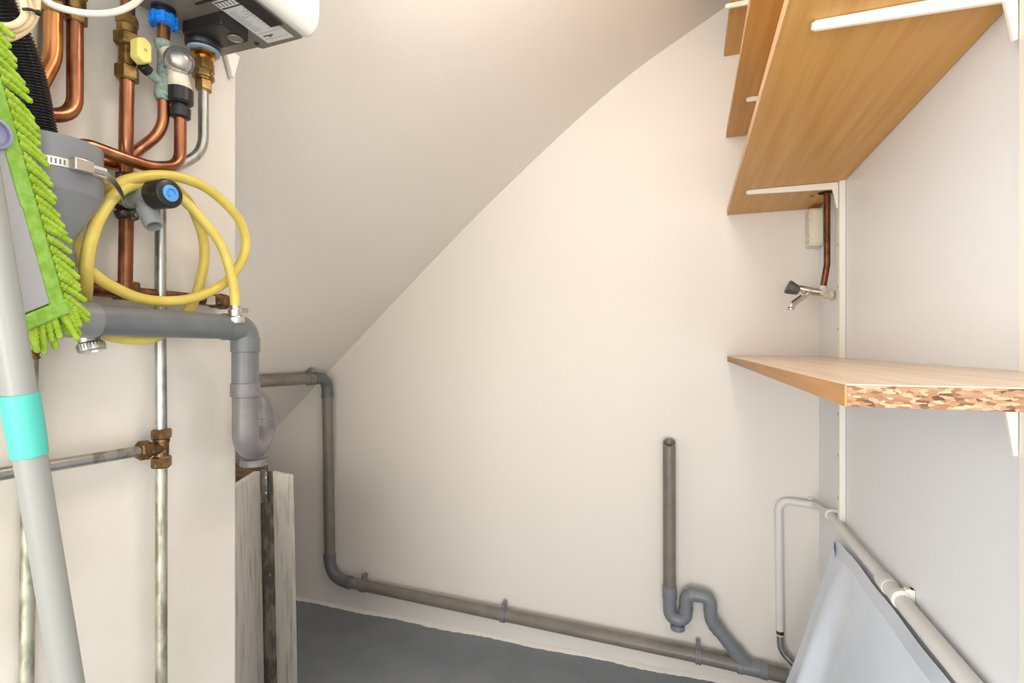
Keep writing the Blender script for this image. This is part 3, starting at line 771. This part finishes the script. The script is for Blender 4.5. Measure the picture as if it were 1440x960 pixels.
# two thick copper pipes with brass nuts
def heating_pipe(label, pts, rad, r, nut_y, nx, m='copper_bright'):
    t = thing('copper_pipe', label, 'pipe', L(*pts[-1]))
    build(MB().tube(fillet([L(*p) for p in pts], rad, 10), r, 24), 'tube', m, t)
    o = pts[0][2]
    nb = L(nx, nut_y, o); nb0 = Vector((nb.x, nb.y, nb.z+.012))
    n = build(MB().hexnut(nb0, nb, .0104).cyl(nb0, nb0+Vector((0, 0, .012)), .0092, 20).hexnut(nb0+Vector((0, 0, .012)), nb0+Vector((0, 0, .024)), .0104), 'brass_union', 'brass', t)
    return t
heating_pipe('bright copper pipe with a kink, furthest left beside the black hose', [(75, -25, .03), (75, 82, .03), (58, 114, .03), (48, 138, .03)], [.06, .03], .0074, 20, 75)
heating_pipe('bright copper pipe curving left at its foot, beside the kinked one', [(105.5, -25, .03), (105.5, 163, .03), (20, 160, .035)], [.03], .0070, 33, 105.5, 'copper')

# gas pipe with yellow valve
oC = .03
gs = thing('copper_pipe', 'straight upright copper pipe with a yellow valve handle', 'pipe', L(176, 410, oC))
rC = .0070
build(MB().tube(fillet([L(180, -40, oC), L(178.5, 120, oC), L(177, 205, oC), L(178, 228, .024), L(178, 290, .024)], .05, 6), rC, 22), 'tube', 'copper', gs)
build(MB().tube([L(178, 288, .024), L(176, 408, .024)], rC, 22), 'lower_tube', 'copper_dark', gs, label='dull brown lower length')
CUT = 0
VV = lambda y: L(178.5, y, oC)
m = MB().hexnut(VV(23), VV(37), .0112).cyl(VV(36), VV(50), .0095).hexnut(VV(48), VV(67), .0128).cyl(VV(66), VV(96), .0088, 8).hexnut(VV(93), VV(114), .0118)
vb = build(m, 'valve_body', 'brass', gs)
st0 = VV(77); hx = Vector((1, 0, 0))
build(MB().cyl(st0 + hx*.006, st0 + hx*.016, .004, 16), 'valve_stem', 'brass', vb)
m = MB(); c = st0 + hx*.022
hexp = [(-.008, -.010), (0, -.0145), (.008, -.010), (.008, .010), (0, .0145), (-.008, .010)]
m.prism([c + Vector((-.007, a, b)) for a, b in hexp], (.014, 0, 0))
hd_ = build(m, 'valve_handle', 'yellow_pale', gs, bevel=.0025, bseg=3, label='pale yellow six-sided handle')
build(MB().lathe(c + hx*.0071, hx, [(0, .0018), (.0003, .0016), (.0003, 0)], 12), 'handle_screw', 'brass', hd_)
oL = .024
m = MB().hexnut(L(178, 244, oL), L(178, 256, oL), .0105).cyl(L(178, 255, oL), L(178, 287, oL), .0085).lathe(L(178, 284, oL), (0, 0, -1), [(0, .009), (.003, .0118), (.008, .0112), (.010, .0085), (.012, .0118), (.018, .0112), (.020, .008)], 12)
build(m, 'corroded_fitting', 'corroded', gs, label='dark corroded fitting with green crust')

# lower horizontal pipe
hz = thing('copper_pipe', 'dark copper pipe lying level behind the yellow hose, ending in a brass cap', 'pipe', L(200, 415, .018))
oH = .018; zH_ = L(176, 411, oH).z
HP = lambda px: Vector((XL+oH, L(px, 411, oH).y, zH_))
build(MB().tube([HP(60), HP(297)], .0072, 18), 'tube', 'copper_dark', hz)
sq = HP(176)
build(MB().box(sq + Vector((-.009, -.0095, -.0085)), sq + Vector((.012, .0095, .012))), 'square_joint', 'bronze', hz, bevel=.002)
build(MB().box(HP(285) + Vector((-.0075, 0, -.006)), HP(298) + Vector((.0075, 0, .006))), 'square_nut', 'limescale', hz, bevel=.0015)
build(MB().lathe(HP(297), (0, 1, 0), [(0, .007), (.001, .0095), (.012, .0100), (.013, .0108), (.022, .0104), (.025, .008), (.0255, 0)], 22), 'end_cap', 'bronze', hz)

# cold inlet with safety valve
dp = onZ(230, 12, ZH); DX, DY = dp.x, dp.y
zd = lambda py, px=229: onY(px, py, DY).z
D_ = lambda py: Vector((DX, DY, zd(py)))
iv = thing('safety_valve', 'green-crusted safety valve with a clear dome under the heater', 'valve', D_(140))
m = MB().lathe((DX, DY, ZH-.0001), (0, 0, -1), [(0, .0125), (.003, .0125), (.0035, .0112), (.006, .0112), (.0065, .0125), (.009, .0125), (.0095, .0112), (.012, .0112), (.0125, .0122), (ZH-zd(24), .0122)], 26)
build(m, 'threaded_collar', 'navy', iv, label='dark navy collar')
m = MB().lathe(D_(23), (0, 0, -1), [(0, .0115), (.001, .0138), (.005, .0142), (.0055, .0128), (.010, .0128), (.012, .010)], 28)
for k in range(9):
    a = 2*math.pi*k/9; m.obox(D_(23) + Vector((math.cos(a)*.0132, math.sin(a)*.0132, -.0065)), Vector((math.cos(a), math.sin(a), 0))*.0016, Vector((-math.sin(a), math.cos(a), 0))*.002, Vector((0, 0, .006)))
build(m, 'blue_nut', 'blue', iv, label='bright blue nut')
build(MB().cyl(D_(34), D_(66), .0064, 22), 'inlet_stub', 'copper', iv)
m = MB().lathe(D_(58), (0, 0, -1), [(0, .0078), (.002, .0098), (.008, .0085), (.014, .0062), (.03, .0065), (zd(58)-zd(120), .0075), (zd(58)-zd(124), .0095), (zd(58)-zd(136), .0098), (zd(58)-zd(142), .0080)], 22)
build(m, 'green_body', 'verdigris', iv, label='green-blue corroded body')
kx = Vector((DX+.010, DY+.012, 0))
w0 = Vector((DX+.004, DY, zd(72))); w1 = Vector((kx.x+.005, kx.y+.006, zd(100))); pe = onX(253.5, 130, DX+.012)
PE = Vector((pe.x, pe.y, pe.z))
path = spline([w0, w0.lerp(PE, .5) + Vector((.005, 0, .002)), PE + Vector((0, 0, .004))], 8)
build(MB().tube(path, [.0078 + .0045*i/(len(path)-1) for i in range(len(path))], 20), 'outlet_body', 'limescale', iv, label='cream scaled body')
cap = onX(205, 97, DX+.004); cd = (cap - Vector((DX, DY, cap.z-.008))).normalized()
build(MB().cyl(Vector((DX, DY, cap.z-.006)), cap, .0055, 16), 'side_port', 'verdigris', iv)
build(MB().cyl(cap - cd*.004, cap + cd*.006, .0062, 12), 'side_cap', 'black', iv)
dc = onX(252, 86, DX+.020); dd = Vector((1, -.75, -.30)).normalized()
dm0 = w0.lerp(PE, .35)
build(MB().cyl(dm0, dc - dd*.001, .010, 20), 'dome_neck', 'limescale', iv)
build(MB().cyl(dc - dd*.004, dc - dd*.0005, .0150, 28), 'dome_seat', 'black', iv)
build(MB().lathe(dc, dd, [(0, .0155), (.002, .0158), (.006, .0140), (.010, .0105), (.0125, .006), (.0135, 0)], 28), 'dome', 'clear', iv, label='clear plastic dome')
build(MB().lathe(dc, dd, [(0, .0115), (.004, .0108), (.007, .0080), (.0085, .004), (.009, 0)], 24), 'dome_knob', 'steel', iv)
zp = lambda py: onY(253.5, py, PE.y).z
E_ = lambda py: Vector((PE.x, PE.y, zp(py)))
m = MB().lathe(E_(125), (0, 0, -1), [(0, .0120), (.001, .0138), (zp(125)-zp(144), .0138), (zp(125)-zp(147), .0115), (zp(125)-zp(148), .0078), (zp(125)-zp(152), .0078), (zp(125)-zp(153), .0112), (zp(125)-zp(165), .0108), (zp(125)-zp(167), .008)], 24)
build(m, 'black_coupling', 'black', iv)

ci = thing('copper_pipe', 'copper pipe dropping from the safety valve and passing behind the yellow-handled one', 'pipe', L(190, 215, .014))
path = fillet([D_(138), D_(184), L(193, 212, .013), L(170, 233, .012), L(140, 226, .013), L(100, 205, .013)], [.045, .03, .02, .02], 8)
build(MB().tube(path, .0062, 20), 'tube', 'copper', ci)
ov = thing('copper_pipe', 'copper overflow pipe bending from the black coupling toward the funnel', 'pipe', L(205, 234, .05))
path = fillet([E_(160), E_(234), L(212, 235, .052), L(165, 219, .05), L(124, 204, .046), L(95, 206, .046)], [.034, .06, .08, .02], 10)
build(MB().tube(path, .0065, 20), 'tube', 'copper', ov)

# grey tap with black knob
tp = thing('stop_tap', 'grey plastic tap with a black knob and blue disc, beside the yellow hose', 'tap', (XL+.03, .401, 1.165))
ky, kz = .401, 1.163
K = lambda o, dz=0, dy=0: Vector((XL+o, ky+dy, kz+dz))
build(MB().lathe(K(.026), (1, 0, 0), [(0, .0085), (.006, .0092), (.007, .0105), (.016, .0105), (.017, .0095), (.040, .0098), (.048, .0088)], 24), 'barrel', 'tap_grey', tp)
kb = MB().lathe(K(.073), (1, 0, 0), [(0, .0135), (.002, .0150), (.021, .0155), (.024, .0148), (.025, .0130), (.025, 0)], 32)
for k in range(6):
    a = 2*math.pi*k/6 + .3; kb.obox(K(.0845, math.sin(a)*.0150, math.cos(a)*.0150), Vector((.009, 0, 0)), Vector((0, -math.sin(a), math.cos(a)))*.0022, Vector((0, math.cos(a), math.sin(a)))*.0008)
kn = build(kb, 'knob', 'black', tp, bevel=.0006)
build(MB().lathe(K(.0975), (1, 0, 0), [(0, .0088), (.0012, .0086), (.0014, .0080), (.0014, 0)], 28), 'blue_disc', 'blue_disc', kn, label='bright blue disc')
build(MB().tube([K(.098, -.0035, 0) + Vector((.0014, math.cos(i*.5)*.0045, math.sin(i*.5)*.0045 + .0035)) for i in range(10)], .0005, 6), 'disc_ring', 'blue', kn)
s0 = K(.056, -.004); s1_ = K(.071, -.029)
sd = (s1_-s0).normalized(); sl_ = (s1_-s0).length
build(MB().lathe(s0, sd, [(0, .0075), (.010, .0085), (.011, .0098), (.018, .0100), (.019, .0094), (sl_+.004, .0090), (sl_+.005, .0086), (sl_+.005, .0068), (sl_-.008, .0066), (sl_-.008, 0)], 24), 'spout', 'tap_grey', tp)

# ------------------------------------------------------------------ yellow hose
ys = thing('garden_hose', 'coiled yellow hose with metal couplings hanging over the grey tap', 'hose', L(225, 425, .05))
hpts = [(331, 440, .070), (328, 400, .070), (313, 349, .066), (289, 314, .060), (261, 284, .052), (228, 258, .048), (193, 259, .056), (165, 271, .064), (141, 303, .070),
        (127, 340, .072), (121.5, 375, .070), (121, 402, .058), (121, 432, .031), (140, 466, .032), (186, 477, .036), (227, 470, .038), (267, 434, .034), (284, 385, .034), (287.5, 350, .038), (281, 318, .044),
        (262, 280, .044), (228, 254, .040), (185, 259, .046), (152, 274, .034), (126, 290, .014), (108, 318, .012), (105.5, 345, .03), (115, 371, .048), (133, 386, .052), (153, 400, .054), (194, 418.5, .055), (236, 423.5, .055), (278, 417, .055), (318, 396, .055), (341, 364, .057),
        (345.5, 335, .060), (333, 304, .064), (297, 269, .066), (259, 251, .064), (221, 246.5, .062), (180, 253, .060), (158, 265, .054), (143, 275, .034), (126, 285, .014), (104, 300, .010), (92, 350, .010), (100, 420, .012), (112, 455, .022), (127, 474, .040)]
path = resample(spline([L(*p) for p in hpts], 10), .004)
build(MB().tube(path, .0058, 18), 'tube', 'yellow', ys)
def coupling(p, d, r, name):
    m = MB().lathe(p, d, [(-.010, r*.72), (-.009, r*.8), (-.001, r*.8), (0, r*.95), (.001, r), (.0075, r), (.009, r*.9), (.009, r*.6), (.004, r*.55), (.004, 0)], 28)
    x, y, d = frame_of(Vector(d))
    for k in range(28):
        a = 2*math.pi*k/28; n_ = x*math.cos(a) + y*math.sin(a)
        m.obox(Vector(p) + d*.0042 + n_*r, n_*.0005, d.cross(n_)*.0005, d*.003)
    return build(m, name, 'steel', ys, label='knurled metal coupling')
c1 = L(331, 447, .070)
n1 = coupling(c1 + Vector((0, 0, .002)), (0, .1, -1), .0100, 'coupling')
build(MB().lathe(c1 + Vector((0, 0, .016)), (0, 0, -1), [(0, .0060), (.0002, .0070), (.007, .0070), (.0072, .0060)], 20).obox(c1 + Vector((.006, .008, .010)), Vector((.003, 0, 0)), Vector((0, .004, 0)), Vector((0, 0, .003))), 'hose_clip', 'steel', n1)
c2_ = L(127, 482, .044)
coupling(c2_, (.25, .12, -1), .0118, 'coupling')

# ------------------------------------------------------------------ cables
wc = [L(40, -30, .085), L(62, -1, .09), L(85, 11, .092), (L(120, 18.5, .095)), L(155, 18, .095), L(182, 9, .092), L(200, -6, .088), L(212, -30, .08)]
solo(MB().tube(resample(spline(wc, 10), .004), .0030, 14), 'cable', 'white_cable', 'white cable sagging across the top left above the copper pipes', 'cable', wc[3])
cb = thing('cable_bundle', 'looped cream cables bound with a black tie at the top left corner', 'cable', L(40, 20, .10))
for pts in ([(-30, 30, .10), (0, 36, .10), (18, 36, .10), (31, 28, .10), (36, 16, .10), (33, 4, .10), (27, -20, .10)],
            [(-30, 38, .094), (0, 43, .094), (22, 41, .095), (38, 32, .096), (44, 18, .096), (40, 4, .096), (34, -20, .096)],
            [(-30, 52, .088), (0, 55, .088), (18, 52, .089), (36, 42, .09), (47, 28, .091), (51, 15, .092), (52, 0, .092), (53, -25, .092)]):
    build(MB().tube(resample(spline([L(*p) for p in pts], 8), .003), .0027, 12), 'strand', 'cream', cb)
build(MB().tube(spline([L(31, 13, .105), L(40, 13, .107), L(48, 15, .103), L(55, 18, .098)], 6), .0012, 8).ball(L(54, 18, .099), .0024, 10), 'cable_tie', 'black', cb, label='black cable tie')

# ------------------------------------------------------------------ mop
mp = thing('mop', 'green chenille mop standing upside down with a grey pole and teal sleeve', 'mop', (XL+.15, .38, 0))
oM = .114
TR, BR = L(-22, 10, oM), L(101, 437, oM)
BL, TL = L(-70, 508, oM), L(-200, 60, oM)
n_out = Vector((1, 0, 0))
def padpt(s, t_):   # s: 0 right edge .. 1 left edge, t: 0 top .. 1 bottom
    return TR.lerp(TL, s).lerp(BR.lerp(BL, s), t_)
def panel(s0, s1, t0, t1, off, th, nm, m, bev=.002, inset=None):
    P = [padpt(s0, t0), padpt(s1, t0), padpt(s1, t1), padpt(s0, t1)]
    P = [p + n_out*off for p in P]
    return build(MB().prism(P, (th, 0, 0)), nm, m, mp, bevel=bev, bseg=3)
panel(0, 1, 0, 1, -.012, .012, 'pad', 'green', .004)
panel(.20, .90, .02, .94, .0002, .004, 'pocket', 'grey_cloth', .0015)
panel(.20, .90, .60, .94, .0035, .0016, 'pocket_flap', 'grey_cloth', .0008)
panel(.065, .205, 0, .99, .0002, .005, 'side_binding', 'green_band', .002)
panel(.04, .95, .945, 1.0, .0003, .0062, 'end_binding', 'green_band', .002)
m = MB()
def noodle(p, d, ln, r):
    d = d.normalized(); sag = Vector((0, 0, -1)); pts = []; rr_ = []
    bend = random.uniform(.3, .7); side = Vector((random.uniform(-.2, .2), 0, 0))
    for i in range(15):
        t_ = i/14; pts.append(p + d*ln*t_ + (sag*bend + side)*ln*t_*t_*.5)
        rr_.append(r*(1 - .35*t_)*(1 + .13*math.sin(i*2.6)) if i < 14 else r*.25)
    m.tube(pts, rr_, 9)
dY = (L(30, 300, oM) - L(0, 300, oM)).normalized()
for lay in range(2):
    n = 29
    for i in range(n):
        t_ = (i + .5*lay + random.uniform(-.12, .12))/n
        p = padpt(.045 + .03*lay, min(max(t_, 0), 1)) + n_out*(-.001 - .009*lay)
        noodle(p, dY*1.0 + Vector((0, 0, -.62 + random.uniform(-.12, .12))), random.uniform(.019, .024)*(1 - .25*lay), .0034)
    nb = 15
    for i in range(nb):
        s = (i + .33*lay + random.uniform(-.2, .2))/nb*.9
        p = padpt(s, .985) + n_out*(-.003 - .006*lay + .004)
        noodle(p, Vector((0, 0, -1)) + dY*(.45 - .5*s + random.uniform(-.25, .15)) + Vector((random.uniform(-.1, .25), 0, 0)), random.uniform(.016, .023), .0032)
build(m, 'fringe', 'green', mp, label='lime green chenille fringe')
oP = .142
def pole(py): 
    px = 15 + (py-480)*(96-15)/480.0
    return L(px, py, oP)
pA = pole(960); pB = pole(40); pd = (pA-pB).normalized(); pF = pA + pd*((pA.z)/(-pd.z))
rp = 18.6*(pole(700)-CAM).dot(Vector((-SN, CS, 0)))/F_PX
build(MB().tube([pF + Vector((0, 0, .0)), pA, pole(600), pB], rp, 28), 'pole', 'pole', mp)
sA_, sB_ = pole(553), pole(641)
dS = (sB_-sA_).normalized(); lS = (sB_-sA_).length
build(MB().lathe(sA_, dS, [(0, rp*1.02), (.0006, rp*1.14), (lS*.5, rp*1.16), (lS-.0006, rp*1.10), (lS, rp*1.02)], 28), 'sleeve', 'teal', mp, label='teal plastic sleeve')
kc = L(-16, 187, oM+.004)
build(MB().lathe(kc, (1, 0, 0), [(0, .0118), (.002, .0128), (.006, .0122), (.007, .0098), (.004, .0092), (.004, 0)], 28), 'lock_button', 'lilac', mp, label='lilac round button')
bw = kc + Vector((.004, -.01, 0))
build(MB().tube([kc + Vector((.006, -.03, .0)), pole(187) + Vector((-.004, 0, 0))], .006, 14), 'joint', 'pvc_light', mp)

# ------------------------------------------------------------------ light
w = bpy.data.worlds.new('World'); bpy.context.scene.world = w; w.use_nodes = True
w.node_tree.nodes['Background'].inputs['Color'].default_value = (1.0, .985, .96, 1)
w.node_tree.nodes['Background'].inputs['Strength'].default_value = 1.7
def area(name, loc, target, sx, sy, power, col):
    l = bpy.data.lights.new(name, 'AREA'); l.shape = 'RECTANGLE'; l.size = sx; l.size_y = sy; l.energy = power; l.color = col
    o = bpy.data.objects.new(name, l); C.objects.link(o); o.location = loc
    d = Vector(target) - Vector(loc); o.rotation_euler = d.to_track_quat('-Z', 'Y').to_euler(); return o
area('doorway_daylight', (.25, -2.5, .55), (-.25, 1.4, 1.45), 1.7, 1.0, 52, (1, .975, .95))  # added area light standing in for doorway daylight, low to lift the soffit
area('hall_side_fill', (2.4, -1.75, .95), (-.9, .9, .9), 1.4, 1.6, 30, (1, .97, .93))  # unseen fill, added to brighten the void behind the left wall
area('right_wall_fill', (-2.1, -2.6, 1.1), (.35, 1.0, .9), 1.4, 1.8, 125, (.92, .96, 1))  # unseen cool fill, added to brighten the right wall
area('stair_void_fill', (-1.0, .62, .80), (-1.15, 1.655, .62), .3, .2, 1.3, (1, .94, .80))  # added warm fill, hidden behind the left wall to lift the void
pl_ = bpy.data.lights.new('closet_fill', 'POINT'); pl_.energy = 7.5; pl_.shadow_soft_size = .10; pl_.color = (1, .95, .87)  # added point fill above the frame, brightens soffit, back wall and void
po = bpy.data.objects.new('closet_fill', pl_); C.objects.link(po); po.location = (-.02, .65, 1.71)

cam = bpy.data.cameras.new('Camera'); co = bpy.data.objects.new('Camera', cam); C.objects.link(co)
cam.sensor_width = 36; cam.lens = F_PX/1440*36; cam.shift_y = 7/1440; cam.clip_start = .02
co.location = CAM; co.rotation_euler = (math.pi/2, 0, YAW)
S = bpy.context.scene; S.camera = co
S.view_settings.view_transform = 'Standard'; S.view_settings.look = 'None'; S.view_settings.gamma = 1.0
S.view_settings.use_curve_mapping = False; S.view_settings.exposure = 0.03
